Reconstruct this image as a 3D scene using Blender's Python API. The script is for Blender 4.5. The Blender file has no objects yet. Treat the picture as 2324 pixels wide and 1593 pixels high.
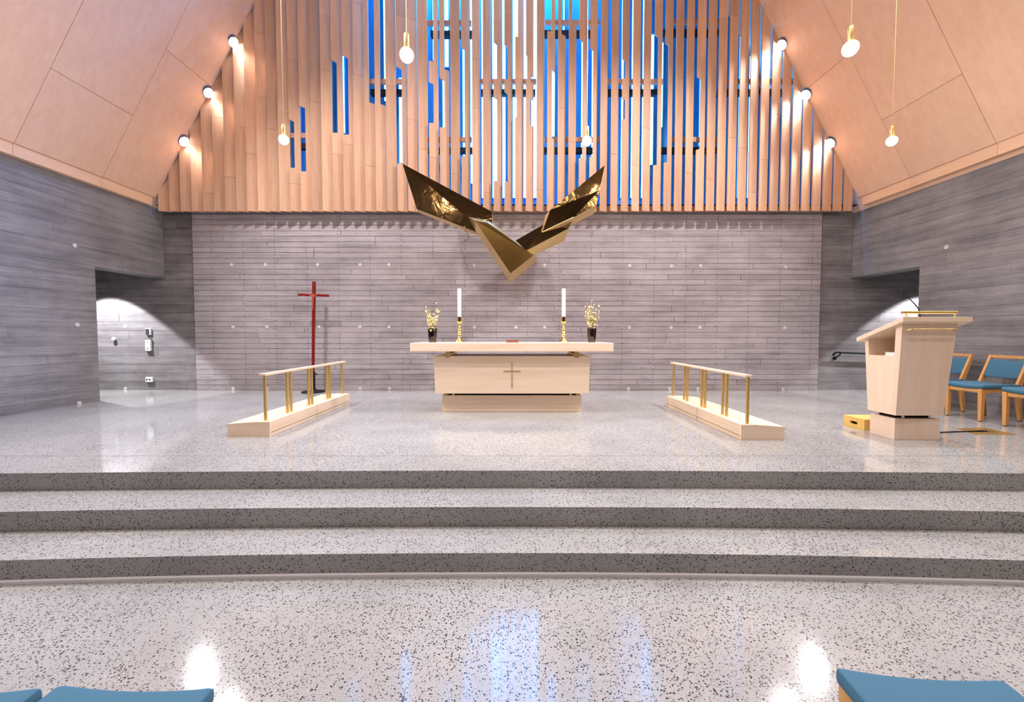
import bpy, bmesh, math, random
from math import sin, cos, pi, radians, sqrt
from mathutils import Vector, Matrix
random.seed(7)
SC = bpy.context.scene
COL = SC.collection

# ------------------------------------------------------------------ camera, world, lights, exposure
F_PX, PITCH, HCAM = 950.0, radians(2.2), 1.07          # focal length in px of the 2324 wide frame; eye above the sanctuary floor
cd = bpy.data.cameras.new('camera'); cam = bpy.data.objects.new('camera', cd); COL.objects.link(cam)
cd.sensor_fit = 'HORIZONTAL'; cd.sensor_width = 36.0; cd.lens = 36.0 * F_PX / 2324.0
cd.clip_start = 0.05; cd.clip_end = 200
cam.location = (0, 0, HCAM); cam.rotation_euler = (pi / 2 - PITCH, 0, 0)
SC.camera = cam

world = bpy.data.worlds.new('world'); SC.world = world; world.use_nodes = True
world.node_tree.nodes['Background'].inputs[0].default_value = (0.35, 0.55, 1.0, 1)
world.node_tree.nodes['Background'].inputs[1].default_value = 1.0
SC.view_settings.view_transform = 'Standard'
SC.view_settings.look = 'None'
SC.view_settings.gamma = 1.0
SC.view_settings.use_curve_mapping = False
SC.view_settings.exposure = 0.0

def light(name, kind, loc, aim, energy, color=(1, 1, 1), **kw):
    ld = bpy.data.lights.new(name, kind); ld.energy = energy; ld.color = color
    for k, v in kw.items(): setattr(ld, k, v)
    o = bpy.data.objects.new(name, ld); COL.objects.link(o); o.location = loc
    if aim is not None:
        o.rotation_euler = (Vector(aim) - Vector(loc)).to_track_quat('-Z', 'Y').to_euler()
    return o

WARM = (1.0, 0.91, 0.83); NEUT = (1.0, 0.98, 0.97); COOL = (0.62, 0.76, 1.0)
# ceiling spots further along the same two roof slopes, aimed at altar, lectern and floor
for (x, y, z, ax, ay, az, e) in [(-4.6, 4.7, 7.0, -1.0, 6.4, 0.9, 1150), (4.5, 4.7, 7.0, 1.0, 6.4, 0.9, 1150),
                             (-4.6, 3.5, 7.0, -2.6, 3.4, 0, 460), (4.5, 3.5, 7.0, 2.6, 3.4, 0, 460),
                             (-4.6, 1.6, 7.0, -1.8, 1.7, 0, 230), (4.5, 1.6, 7.0, 1.8, 1.7, 0, 230)]:
    light('nave_spot', 'SPOT', (x, y, z), (ax, ay, az), e, NEUT, spot_size=radians(105), spot_blend=0.7, shadow_soft_size=0.12)
# unseen narrow spots, added to brighten altar and lectern
for x, y, z, a, e, w in ((-2.6, 2.2, 7.4, (-0.3, 5.7, 0.5), 620, 42), (2.6, 2.2, 7.4, (0.3, 5.7, 0.5), 620, 42), (1.2, 1.4, 7.4, (4.1, 4.4, 0.7), 420, 30)):
    light('accent_fill', 'SPOT', (x, y, z), a, e, NEUT, spot_size=radians(w), spot_blend=0.8, shadow_soft_size=0.10)
# unseen overhead area lights, added as soft fill for sanctuary and nave
light('roof_fill', 'AREA', (0, 4.6, 8.7), (0, 5.0, 0), 100, (0.92, 0.94, 1.0), shape='RECTANGLE', size=5.0, size_y=3.0)
light('nave_fill', 'AREA', (0, -0.5, 8.7), (0, 0.5, 0), 60, (0.90, 0.94, 1.0), shape='RECTANGLE', size=6.0, size_y=5.0)
# hanging bulbs of the same grid that lie outside the picture
for x, y in ((-4.69, 3.58), (6.3, 3.58), (-2.84, 1.95), (0.93, 1.95), (4.74, 1.95), (-0.91, 0.35), (2.87, 0.35), (-2.84, -1.3), (4.74, -1.3)):
    light('nave_bulb', 'POINT', (x, y, 3.5), None, 58 if y > 3 else 22, WARM, shadow_soft_size=0.06)
# passage spots in the low ceilings behind both side openings
light('passage_spot_left', 'SPOT', (-7.72, 7.36, 2.46), (-7.80, 7.36, 0), 560, (0.93, 0.96, 1.0), spot_size=radians(98), spot_blend=0.12, shadow_soft_size=0.03)
light('passage_spot_right', 'SPOT', (7.95, 7.40, 2.44), (7.95, 7.40, 0), 420, (0.93, 0.96, 1.0), spot_size=radians(99), spot_blend=0.12, shadow_soft_size=0.03)
# added blue area lamp standing in for daylight in the cavity behind the slats
light('cavity_fill', 'AREA', (-0.4, 8.42, 8.8), (-0.4, 8.45, 0), 650, (0.05, 0.36, 1.0), shape='RECTANGLE', size=3.6, size_y=0.5)

# ------------------------------------------------------------------ pixel helpers: a point of the real place seen at a pixel, at a given depth or height
CP, SP = cos(PITCH), sin(PITCH)
def ray(px, py):
    a = (px - 1162.0) / F_PX; b = (796.5 - py) / F_PX
    return Vector((a, CP + b * SP, -SP + b * CP))
def at(px, py, Y):
    d = ray(px, py); return Vector((0, 0, HCAM)) + d * (Y / d.y)
def on(px, py, z=0.0):
    d = ray(px, py); return Vector((0, 0, HCAM)) + d * ((z - HCAM) / d.z)

# ------------------------------------------------------------------ materials
def lin(r, g, b):
    f = lambda c: c / 12.92 if c <= 0.04045 else ((c + 0.055) / 1.055) ** 2.4
    return (f(r / 255), f(g / 255), f(b / 255), 1.0)
class NT:
    def __init__(s, name):
        s.m = bpy.data.materials.new(name); s.m.use_nodes = True; s.t = s.m.node_tree
        s.b = s.t.nodes['Principled BSDF']; s.out = s.t.nodes['Material Output']
    def n(s, typ, **kw):
        nd = s.t.nodes.new(typ)
        for k, v in kw.items():
            if k.startswith('i_'):
                key = k[2:]; key = int(key) if key.isdigit() else key.replace('_', ' ')
                nd.inputs[key].default_value = v
            else: setattr(nd, k, v)
        return nd
    def l(s, a, b): s.t.links.new(a, b)
    def coord(s, scale=(1, 1, 1), src='Object'):
        tc = s.n('ShaderNodeTexCoord'); mp = s.n('ShaderNodeMapping'); mp.inputs['Scale'].default_value = scale
        s.l(tc.outputs[src], mp.inputs['Vector']); return mp.outputs['Vector']
    def noise(s, vec, scale, detail=3, rough=0.5, dist=0.0):
        nd = s.n('ShaderNodeTexNoise', i_Scale=scale, i_Detail=detail, i_Roughness=rough, i_Distortion=dist)
        s.l(vec, nd.inputs['Vector']); return nd.outputs['Fac']
    def ramp(s, fac, stops, interp='LINEAR'):
        r = s.n('ShaderNodeValToRGB'); r.color_ramp.interpolation = interp
        els = r.color_ramp.elements
        while len(els) < len(stops): els.new(0.5)
        for e, (p, c) in zip(els, stops):
            e.position = p; e.color = c if len(c) == 4 else (*c, 1)
        s.l(fac, r.inputs['Fac']); return r.outputs['Color']
    def mix(s, fac, a, b, mode='MIX'):
        m = s.n('ShaderNodeMix', data_type='RGBA', blend_type=mode)
        for inp, v in ((m.inputs[0], fac), (m.inputs[6], a), (m.inputs[7], b)):
            if hasattr(v, 'links') or isinstance(v, bpy.types.NodeSocket): s.l(v, inp)
            else: inp.default_value = v
        return m.outputs[2]
    def math(s, op, a, b=0.0):
        m = s.n('ShaderNodeMath', operation=op)
        for inp, v in ((m.inputs[0], a), (m.inputs[1], b)):
            if isinstance(v, bpy.types.NodeSocket): s.l(v, inp)
            else: inp.default_value = v
        return m.outputs[0]
    def bump(s, h, strength, dist=0.01):
        b = s.n('ShaderNodeBump', i_Strength=strength, i_Distance=dist)
        s.l(h, b.inputs['Height']); s.l(b.outputs['Normal'], s.b.inputs['Normal'])
def plain(name, col, rough=0.5, metal=0.0, emit=None, estr=0.0, spec=0.5):
    t = NT(name); t.b.inputs['Base Color'].default_value = col; t.b.inputs['Roughness'].default_value = rough
    t.b.inputs['Metallic'].default_value = metal; t.b.inputs['Specular IOR Level'].default_value = spec
    # a whisper of procedural variation so no surface is perfectly flat
    v = t.noise(t.coord(), 18, 2)
    t.l(t.mix(0.10, col, t.mix(v, (0.6, 0.6, 0.6, 1), (1.25, 1.25, 1.25, 1)), 'MULTIPLY'), t.b.inputs['Base Color'])
    if emit:
        t.b.inputs['Emission Color'].default_value = emit; t.b.inputs['Emission Strength'].default_value = estr
    return t.m
def wood(name, dark, light_, axis='z', rough=0.45, fine=26, var=0.25, figure=0.0, tone=False):
    t = NT(name); k = {'x': (0.7, 9, 9), 'y': (9, 0.7, 9), 'z': (9, 9, 0.7)}[axis]
    info = t.n('ShaderNodeObjectInfo')
    v = t.coord(k); add = t.n('ShaderNodeVectorMath', operation='ADD'); t.l(v, add.inputs[0])
    mul = t.n('ShaderNodeVectorMath', operation='SCALE'); mul.inputs[0].default_value = (7, 13, 5)
    t.l(info.outputs['Random'], mul.inputs['Scale']); t.l(mul.outputs[0], add.inputs[1])
    g1 = t.noise(add.outputs[0], fine / 9, 4, 0.6); g2 = t.noise(add.outputs[0], 0.8, 2, 0.5, figure)
    c = t.mix(t.ramp(g1, [(0.3, (0, 0, 0)), (0.7, (1, 1, 1))]), dark, light_)
    c = t.mix(0.4, c, t.mix(t.ramp(g2, [(0.30, (0, 0, 0)), (0.70, (1, 1, 1))]), dark, light_))
    if tone:
        at_ = t.n('ShaderNodeAttribute', attribute_name='tone')
        c = t.mix(1.0, c, at_.outputs['Color'], 'MULTIPLY')
    rr = t.math('MULTIPLY_ADD', info.outputs['Random'], var); 
    sc = t.n('ShaderNodeMath', operation='MULTIPLY_ADD'); t.l(info.outputs['Random'], sc.inputs[0]); sc.inputs[1].default_value = var; sc.inputs[2].default_value = 1 - var / 2
    comb = t.n('ShaderNodeCombineColor'); [t.l(sc.outputs[0], comb.inputs[i]) for i in range(3)]
    c = t.mix(1.0, c, comb.outputs[0], 'MULTIPLY')
    t.l(c, t.b.inputs['Base Color']); t.b.inputs['Roughness'].default_value = rough
    t.b.inputs['Specular IOR Level'].default_value = 0.35
    t.bump(g1, 0.06, 0.004)
    return t.m
def concrete(name, c_dark, c_mid, c_light, axis='x', rough=0.75, holes=True):
    t = NT(name)
    sc = (0.55, 7, 7) if axis == 'x' else (7, 0.55, 7)
    v = t.coord(sc); o = t.coord()
    streak = t.noise(v, 1.6, 5, 0.62, 0.3); blotch = t.noise(o, 0.55, 4, 0.6); fine = t.noise(v, 9, 3, 0.6)
    f = t.math('ADD', t.math('MULTIPLY', streak, 0.62), t.math('MULTIPLY', blotch, 0.38))
    f = t.math('ADD', f, t.math('MULTIPLY', t.math('SUBTRACT', t.noise(o, 2.2, 5, 0.65), 0.5), 0.30))
    c = t.ramp(f, [(0.30, c_dark), (0.50, c_mid), (0.70, c_light)])
    at_ = t.n('ShaderNodeAttribute', attribute_name='tone')
    c = t.mix(1.0, c, at_.outputs['Color'], 'MULTIPLY')
    c = t.mix(t.ramp(fine, [(0.30, (0.55, 0.55, 0.55)), (0.42, (0, 0, 0))]), c, c_dark)
    if holes:
        vo = t.n('ShaderNodeTexVoronoi', i_Scale=5.5); t.l(t.coord((1, 1, 1.6) if axis == 'x' else (1, 1, 1.6)), vo.inputs['Vector'])
        h = t.ramp(vo.outputs['Distance'], [(0.045, (0.85, 0.85, 0.85)), (0.085, (0, 0, 0))])
        c = t.mix(h, c, (c_dark[0] * 0.35, c_dark[1] * 0.32, c_dark[2] * 0.34, 1))
        # columns of nail marks where the formwork was fixed to its studs
        sx = t.n('ShaderNodeSeparateXYZ'); t.l(o, sx.inputs[0])
        wob = t.math('MULTIPLY', t.math('SUBTRACT', t.noise(t.coord((1, 1, 20)), 1.0, 2), 0.5), 0.05)
        dx = t.math('ABSOLUTE', t.math('SUBTRACT', t.math('FRACT', t.math('ADD', t.math('DIVIDE', sx.outputs[0], 0.607), wob)), 0.5))
        dz = t.math('ABSOLUTE', t.math('SUBTRACT', t.math('FRACT', t.math('DIVIDE', sx.outputs[2], 0.055)), 0.5))
        nm_ = t.math('MULTIPLY', t.math('LESS_THAN', dx, 0.016), t.math('LESS_THAN', dz, 0.17))
        nm_ = t.math('MULTIPLY', nm_, t.math('GREATER_THAN', t.noise(t.coord((3, 1, 22)), 1.0, 1), 0.47))
        c = t.mix(t.math('MULTIPLY', nm_, 0.8), c, (c_dark[0] * 0.3, c_dark[1] * 0.28, c_dark[2] * 0.3, 1))
        # worn dark stains along the board joints
        st = t.noise(t.coord((1.1, 1.1, 14)), 1.9, 5, 0.7)
        c = t.mix(t.ramp(st, [(0.63, (0, 0, 0)), (0.72, (0.6, 0.6, 0.6))]), c, (c_dark[0] * 0.4, c_dark[1] * 0.36, c_dark[2] * 0.38, 1))
    t.l(c, t.b.inputs['Base Color']); t.b.inputs['Roughness'].default_value = rough
    t.b.inputs['Specular IOR Level'].default_value = 0.3
    t.bump(fine, 0.15, 0.004)
    return t.m
def terrazzo(name, base, base2, rough):
    t = NT(name); o = t.coord()
    c = t.ramp(t.noise(o, 0.9, 4, 0.6), [(0.35, base), (0.65, base2)])
    c = t.mix(0.25, c, t.mix(t.noise(o, 140, 2), (0.5, 0.5, 0.5, 1), (1.5, 1.5, 1.5, 1)), 'MULTIPLY')
    dn = t.noise(o, 1.7, 3, 0.6)
    warp = t.n('ShaderNodeVectorMath', operation='ADD'); t.l(o, warp.inputs[0])
    nz = t.n('ShaderNodeTexNoise', i_Scale=60.0, i_Detail=1.0); t.l(o, nz.inputs['Vector'])
    sc = t.n('ShaderNodeVectorMath', operation='SCALE'); sc.inputs['Scale'].default_value = 0.010
    t.l(nz.outputs['Color'], sc.inputs[0]); t.l(sc.outputs[0], warp.inputs[1])
    for scale, lo, hi, col in ((84, 0.17, 0.60, (0.010, 0.010, 0.013, 1)), (125, 0.18, 0.50, (0.05, 0.045, 0.045, 1)), (75, -0.30, 0.34, (0.75, 0.73, 0.70, 1))):
        vo = t.n('ShaderNodeTexVoronoi', i_Scale=scale); t.l(warp.outputs[0], vo.inputs['Vector'])
        sep = t.n('ShaderNodeSeparateColor'); t.l(vo.outputs['Color'], sep.inputs[0])
        thr = t.math('ADD', t.math('MULTIPLY', sep.outputs[0], hi - lo), t.math('ADD', t.math('MULTIPLY', dn, 0.20), lo - 0.22))
        m = t.math('MULTIPLY', t.math('SUBTRACT', thr, vo.outputs['Distance']), 14.0)
        cl = t.n('ShaderNodeClamp'); t.l(m, cl.inputs[0])
        c = t.mix(t.math('MULTIPLY', cl.outputs[0], 0.92), c, col)
    t.l(c, t.b.inputs['Base Color']); t.b.inputs['Roughness'].default_value = rough
    t.b.inputs['Specular IOR Level'].default_value = 0.5
    return t.m
def brass(name, col, rough, bump=0.0, bscale=3.0):
    t = NT(name); t.b.inputs['Metallic'].default_value = 1.0; t.b.inputs['Roughness'].default_value = rough
    n = t.noise(t.coord(), bscale, 3, 0.5, 0.6)
    t.l(t.mix(n, (col[0] * 0.8, col[1] * 0.78, col[2] * 0.7, 1), col), t.b.inputs['Base Color'])
    if bump: t.bump(n, bump, 0.05)
    return t.m
def glass_thin(name, tint, alpha=0.25, rough=0.02):
    t = NT(name); tr = t.n('ShaderNodeBsdfTransparent'); gl = t.n('ShaderNodeBsdfGlossy', i_Roughness=rough); mx = t.n('ShaderNodeMixShader')
    tr.inputs[0].default_value = tint; fr = t.n('ShaderNodeFresnel', i_IOR=1.45)
    ad = t.math('ADD', fr.outputs[0], alpha)
    t.l(ad, mx.inputs[0]); t.l(tr.outputs[0], mx.inputs[1]); t.l(gl.outputs[0], mx.inputs[2]); t.l(mx.outputs[0], t.out.inputs['Surface'])
    return t.m
def bulb_glass():
    t = NT('glowing_bulb_glass'); tr = t.n('ShaderNodeBsdfTransparent'); e = t.n('ShaderNodeEmission', i_Strength=1.3); mx = t.n('ShaderNodeMixShader')
    e.inputs[0].default_value = (1, 0.93, 0.90, 1); lw = t.n('ShaderNodeLayerWeight', i_Blend=0.35)
    t.l(t.math('ADD', t.math('MULTIPLY', lw.outputs['Facing'], 0.5), 0.35), mx.inputs[0]); t.l(tr.outputs[0], mx.inputs[1]); t.l(e.outputs[0], mx.inputs[2]); t.l(mx.outputs[0], t.out.inputs['Surface'])
    return t.m
def emis(name, col, strength):
    t = NT(name); e = t.n('ShaderNodeEmission'); e.inputs[0].default_value = col; e.inputs[1].default_value = strength
    t.l(e.outputs[0], t.out.inputs['Surface']); return t.m

M = dict(
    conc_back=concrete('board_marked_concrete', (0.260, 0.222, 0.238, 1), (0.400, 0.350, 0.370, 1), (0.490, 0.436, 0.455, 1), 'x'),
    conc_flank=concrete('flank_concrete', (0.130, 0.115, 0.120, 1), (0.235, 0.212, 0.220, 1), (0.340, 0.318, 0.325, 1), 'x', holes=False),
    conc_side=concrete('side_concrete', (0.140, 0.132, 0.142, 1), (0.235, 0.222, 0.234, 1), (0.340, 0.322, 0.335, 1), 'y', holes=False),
    terr=terrazzo('ground_terrazzo', (0.335, 0.328, 0.325, 1), (0.415, 0.405, 0.40, 1), 0.095),
    slat=wood('slat_wood', lin(198, 150, 118), lin(220, 176, 146), 'z', 0.55, var=0.16, tone=True),
    ply=wood('ceiling_plywood', lin(224, 182, 154), lin(234, 198, 170), 'z', 0.5, fine=14, var=0.06, figure=0.5),
    fascia=wood('fascia_wood', lin(226, 184, 152), lin(236, 198, 166), 'y', 0.5, var=0.08),
    maple=wood('pale_maple', lin(232, 202, 174), lin(246, 224, 200), 'x', 0.42, fine=12, var=0.05, figure=1.5),
    maple_z=wood('pale_maple_upright', lin(232, 202, 176), lin(246, 222, 200), 'z', 0.42, fine=12, var=0.05, figure=1.0),
    maple_y=wood('pale_maple_lengthwise', lin(230, 198, 166), lin(244, 220, 192), 'y', 0.42, fine=14, var=0.08),
    yellow_wood=wood('yellow_birch', lin(226, 178, 92), lin(240, 200, 120), 'x', 0.45, var=0.05),
    oak=wood('chair_beech', lin(196, 138, 78), lin(220, 164, 102), 'z', 0.45, fine=20, var=0.06),
    lining=wood('daylight_blue_lining', (0.02, 0.22, 0.56, 1), (0.04, 0.34, 0.80, 1), 'z', 0.6, var=0.2),  # blue of the daylight on the wood boards, put into their colour
    rail=wood('rail_wood', lin(170, 120, 100), lin(196, 146, 122), 'x', 0.55, var=0.1),
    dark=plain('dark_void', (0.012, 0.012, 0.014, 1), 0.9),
    black=plain('black_metal', (0.008, 0.008, 0.009, 1), 0.55, 0.0, spec=0.2),
    brass=brass('satin_brass', (0.92, 0.66, 0.26, 1), 0.36),
    brass_pol=brass('polished_brass', (0.90, 0.68, 0.28, 1), 0.10),
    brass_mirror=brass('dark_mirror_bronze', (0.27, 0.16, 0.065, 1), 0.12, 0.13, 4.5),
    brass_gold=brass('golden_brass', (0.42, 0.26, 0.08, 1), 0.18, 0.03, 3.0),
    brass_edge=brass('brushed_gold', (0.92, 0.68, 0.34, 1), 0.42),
    blue=plain('blue_wool', lin(62, 106, 132), 0.9),
    red=wood('red_lacquer', (0.16, 0.006, 0.006, 1), (0.26, 0.014, 0.010, 1), 'z', 0.35, var=0.0),
    redlight=plain('carved_red_wood', (0.40, 0.07, 0.03, 1), 0.4),
    wax=plain('white_wax', (0.90, 0.89, 0.87, 1), 0.45),
    white=plain('white_plastic', (0.82, 0.82, 0.82, 1), 0.4),
    grey=plain('grey_plastic', (0.10, 0.10, 0.11, 1), 0.45),
    plug=plain('pale_mortar', (0.62, 0.60, 0.60, 1), 0.8),
    steel=plain('pale_steel', (0.62, 0.62, 0.66, 1), 0.3, 0.8),
    paper=plain('white_paper', (0.86, 0.84, 0.80, 1), 0.8),
    leather=plain('brown_leather', lin(150, 92, 66), 0.5),
    liquid=plain('dark_brown_water', (0.060, 0.024, 0.014, 1), 0.12),
    glass=glass_thin('smoky_glass', (0.52, 0.38, 0.30, 1), 0.03),
    bulb=bulb_glass(),
    twig=plain('brown_twig', lin(120, 96, 60), 0.8),
    petal=plain('cream_petal', lin(240, 226, 170), 0.7),
    pane=emis('daylit_pane', (0.06, 0.38, 1.0, 1), 26.0),
    filament=emis('bulb_filament', (1.0, 0.90, 0.80, 1), 60.0),
    lens=emis('spot_lens', (0.90, 0.95, 1.0, 1), 60.0),
    housing=plain('grey_lamp_housing', (0.10, 0.12, 0.17, 1), 0.4),
    sill=plain('riser_strip', (0.86, 0.85, 0.88, 1), 0.5),
)

# ------------------------------------------------------------------ mesh helpers
class MB:
    def __init__(s): s.v, s.f, s.t = [], [], []
    def add(s, vs, fs, tone=1.0):
        o = len(s.v); s.v += [tuple(v) for v in vs]; s.f += [tuple(i + o for i in f) for f in fs]; s.t += [tone] * len(fs); return s
    def box(s, x0, x1, y0, y1, z0, z1, tone=1.0):
        return s.hexa([(x0, y0, z0), (x1, y0, z0), (x1, y1, z0), (x0, y1, z0), (x0, y0, z1), (x1, y0, z1), (x1, y1, z1), (x0, y1, z1)], tone)
    def hexa(s, p, tone=1.0):
        return s.add(p, [(3, 2, 1, 0), (4, 5, 6, 7), (0, 1, 5, 4), (1, 2, 6, 5), (2, 3, 7, 6), (3, 0, 4, 7)], tone)
    def prism(s, a, b, tone=1.0):           # two matching outlines
        n = len(a); return s.add(list(a) + list(b), [tuple(range(n - 1, -1, -1)), tuple(range(n, 2 * n))] + [(i, (i + 1) % n, n + (i + 1) % n, n + i) for i in range(n)], tone)
    def loft(s, rings, cap=True, closed=True, tone=1.0):
        n = len(rings[0]); vs = [p for r in rings for p in r]; fs = []
        for k in range(len(rings) - 1):
            for i in range(n if closed else n - 1):
                j = (i + 1) % n; fs.append((k * n + i, k * n + j, (k + 1) * n + j, (k + 1) * n + i))
        if cap: fs += [tuple(range(n - 1, -1, -1)), tuple(range((len(rings) - 1) * n, len(rings) * n))]
        return s.add(vs, fs, tone)
    def lathe(s, prof, c=(0, 0, 0), n=20, cap=True):
        return s.loft([[(c[0] + r * cos(2 * pi * i / n), c[1] + r * sin(2 * pi * i / n), c[2] + z) for i in range(n)] for r, z in prof], cap)
    def tube(s, pts, rad, n=10, cap=True):
        pts = [Vector(p) for p in pts]; rads = rad if isinstance(rad, (list, tuple)) else [rad] * len(pts)
        rings = []; up = Vector((0, 0, 1)); prev = None
        for i, p in enumerate(pts):
            d = (pts[min(i + 1, len(pts) - 1)] - pts[max(i - 1, 0)]).normalized()
            if prev is None:
                a = d.cross(up if abs(d.z) < 0.9 else Vector((1, 0, 0))).normalized()
            else:
                a = (prev - d * prev.dot(d)).normalized()
            prev = a; b = d.cross(a)
            rings.append([p + (a * cos(2 * pi * k / n) + b * sin(2 * pi * k / n)) * rads[i] for k in range(n)])
        return s.loft(rings, cap)
    def ball(s, c, r, nu=12, nv=8, sc=(1, 1, 1)):
        rings = []
        for j in range(1, nv):
            th = pi * j / nv
            rings.append([(c[0] + sc[0] * r * sin(th) * cos(2 * pi * i / nu), c[1] + sc[1] * r * sin(th) * sin(2 * pi * i / nu), c[2] - sc[2] * r * cos(th)) for i in range(nu)])
        return s.loft(rings, True)
    def build(s, name, mat, parent=None, smooth=False, bevel=0.0, seg=2, kind=None):
        me = bpy.data.meshes.new(name)
        off = Vector((0, 0, 0))
        if parent is not None:
            p = parent
            while p is not None: off += p.location; p = p.parent
        me.from_pydata([tuple(Vector(v) - off) for v in s.v], [], s.f)
        bm = bmesh.new(); bm.from_mesh(me); bmesh.ops.recalc_face_normals(bm, faces=bm.faces)
        if bevel > 0:
            ed = [e for e in bm.edges if len(e.link_faces) == 2 and e.calc_face_angle(0) > 0.5]
            bmesh.ops.bevel(bm, geom=ed, offset=bevel, segments=seg, affect='EDGES', profile=0.5, clamp_overlap=True)
        bm.to_mesh(me); bm.free()
        if len(set(s.t)) > 1 and not bevel:
            at_ = me.color_attributes.new('tone', 'FLOAT_COLOR', 'CORNER')
            for p in me.polygons:
                for li in p.loop_indices:
                    tt = s.t[p.index]; at_.data[li].color = (tt, tt, tt, 1)
        elif mat in ('conc_back', 'conc_flank', 'conc_side', 'slat'):
            at_ = me.color_attributes.new('tone', 'FLOAT_COLOR', 'CORNER')
            for d in at_.data: d.color = (1, 1, 1, 1)
        me.materials.append(M[mat])
        if smooth:
            for p in me.polygons: p.use_smooth = True
            me.set_sharp_from_angle(angle=radians(40))
        o = bpy.data.objects.new(name, me); COL.objects.link(o)
        if parent is not None: o.parent = parent
        if kind: o['kind'] = kind
        return o
def thing(name, label, cat, loc=(0, 0, 0), group=None):
    o = bpy.data.objects.new(name, None); COL.objects.link(o); o.location = loc; o.empty_display_size = 0.1
    if label: o['label'] = label
    if cat: o['category'] = cat
    if group: o['group'] = group
    return o
def tag(o, label, cat, group=None):
    o['label'] = label; o['category'] = cat
    if group: o['group'] = group
    return o
def struct(name):
    o = thing(name, None, None); o['kind'] = 'structure'; return o
def dup(root, loc, rz=0.0, label=None):
    r = root.copy(); COL.objects.link(r); r.location = loc; r.rotation_euler = (0, 0, rz)
    if label: r['label'] = label
    for ch in list(root.children):
        c = ch.copy(); COL.objects.link(c); c.parent = r
        for g in ch.children:
            d = g.copy(); COL.objects.link(d); d.parent = c
    return r
def rrect(hx, hy, r, n=3):
    pts = []
    for (cx, cy, a0) in ((hx - r, hy - r, 0), (-hx + r, hy - r, pi / 2), (-hx + r, -hy + r, pi), (hx - r, -hy + r, 1.5 * pi)):
        for k in range(n + 1): a = a0 + k * pi / 2 / n; pts.append((cx + r * cos(a), cy + r * sin(a)))
    return pts

# ------------------------------------------------------------------ the room
XL, XR, YB, ZN = -6.70, 6.55, 8.10, -0.42             # side walls, altar wall, nave floor
YN = -6.0                                             # end of the nave behind the camera
JL, JR, ZD = 6.78, 6.78, 2.17                         # passage jambs and lintel height
ZT0, ZT1 = 3.45, 3.61                                 # fascia under the roof slopes
SL = 1.85                                             # roof slope (rise over run)
YS, ZS = 7.85, 3.37                                   # slat screen: face depth, lower edge
ZTOP = 9.0
CXL, CXR = -6.60, 6.42                                # where the roof slopes start, at height ZT1

# floors and curved steps
def arc(y0, k, n=24):
    return [(x, y0 - k * x * x) for x in [(-6.75 + 13.5 * i / n) for i in range(n + 1)]]
floor = MB().box(XL - 3.0, XR + 3.0, YN - 0.3, 3.6, ZN - 0.2, ZN).build('floor', 'terr'); floor['kind'] = 'structure'
san = struct('floor_sanctuary')
def step(y0, k, z0, z1, nm, yb):
    a = arc(y0, k); o = [(x, y, z0) for x, y in a] + [(6.75, yb, z0), (-6.75, yb, z0)]; p = [(x, y, z1) for x, y in a] + [(6.75, yb, z1), (-6.75, yb, z1)]
    return MB().prism(o, p).build(nm, 'terr', san)
step(2.54, 0.0092, ZN, -0.278, 'step', 3.3)
step(2.897, 0.0066, ZN, -0.138, 'step', 3.6)
step(3.264, 0.0043, ZN, 0.0, 'platform', 8.9)
MB().box(-9.8, -6.75, 3.2, 8.9, ZN, 0.0).build('passage_floor', 'terr', san)
MB().box(6.75, 9.8, 3.2, 8.9, ZN, 0.0).build('passage_floor', 'terr', san)
st = MB(); a = arc(2.520, 0.0092)
st.prism([(x, y, ZN) for x, y in a] + [(x, y + 0.03, ZN) for x, y in reversed(a)], [(x, y, ZN + 0.022) for x, y in a] + [(x, y + 0.03, ZN + 0.022) for x, y in reversed(a)])
o = st.build('trim_1', 'sill'); o['kind'] = 'structure'
# thin sawn joint across the sanctuary floor
MB().box(-6.6, 6.5, 3.664, 3.669, -0.01, 0.0006).build('floor_joint', 'grey', san)

# board-marked concrete: every board imprint is a slightly proud face with an open joint
def board_wall(mb, s0, s1, z0, z1, h, put, lo=1.4, hi=3.6, gap=0.004, tv=0.16, proud=0.004):
    z = z0
    while z < z1 - 0.01:
        hh = h * random.uniform(0.93, 1.07); zt = min(z + hh, z1); s = s0 - random.uniform(0, lo)
        while s < s1:
            e = s + random.uniform(lo, hi); a, b = max(s, s0), min(e, s1)
            if b - a > 0.02:
                d = random.uniform(0.001, proud); g = gap * random.uniform(0.6, 1.3) / 2
                P = lambda u, w, q: put(u, w, q)
                mb.hexa([P(a + g, z + g, -0.01), P(b - g, z + g, -0.01), P(b - g, z + g, d), P(a + g, z + g, d),
                         P(a + g, zt - g, -0.01), P(b - g, zt - g, -0.01), P(b - g, zt - g, d), P(a + g, zt - g, d)], random.uniform(1 - tv, 1 + tv * 0.7))
            s = e
        z = zt
MX0, MX1 = -6.13, 5.94
mb = MB().box(MX0, MX1, YB + 0.010, YB + 0.3, 0, 3.50, 0.70)
board_wall(mb, MX0, MX1, 0, 3.50, 0.104, lambda u, w, q: (u, YB - q, w), gap=0.007, tv=0.09)
wb = mb.build('wall_back', 'conc_back'); wb['kind'] = 'structure'
def plug(mbp, c, n, r=0.032):
    c = Vector(c); n = Vector(n); a = n.cross(Vector((0, 0, 1))).normalized(); b = Vector((0, 0, 1))
    ring = lambda d, rr: [c + n * d + (a * cos(2 * pi * i / 14) + b * sin(2 * pi * i / 14)) * rr for i in range(14)]
    return mbp.loft([ring(-0.005, r), ring(0.007, r), ring(0.009, r * 0.8)])
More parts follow.
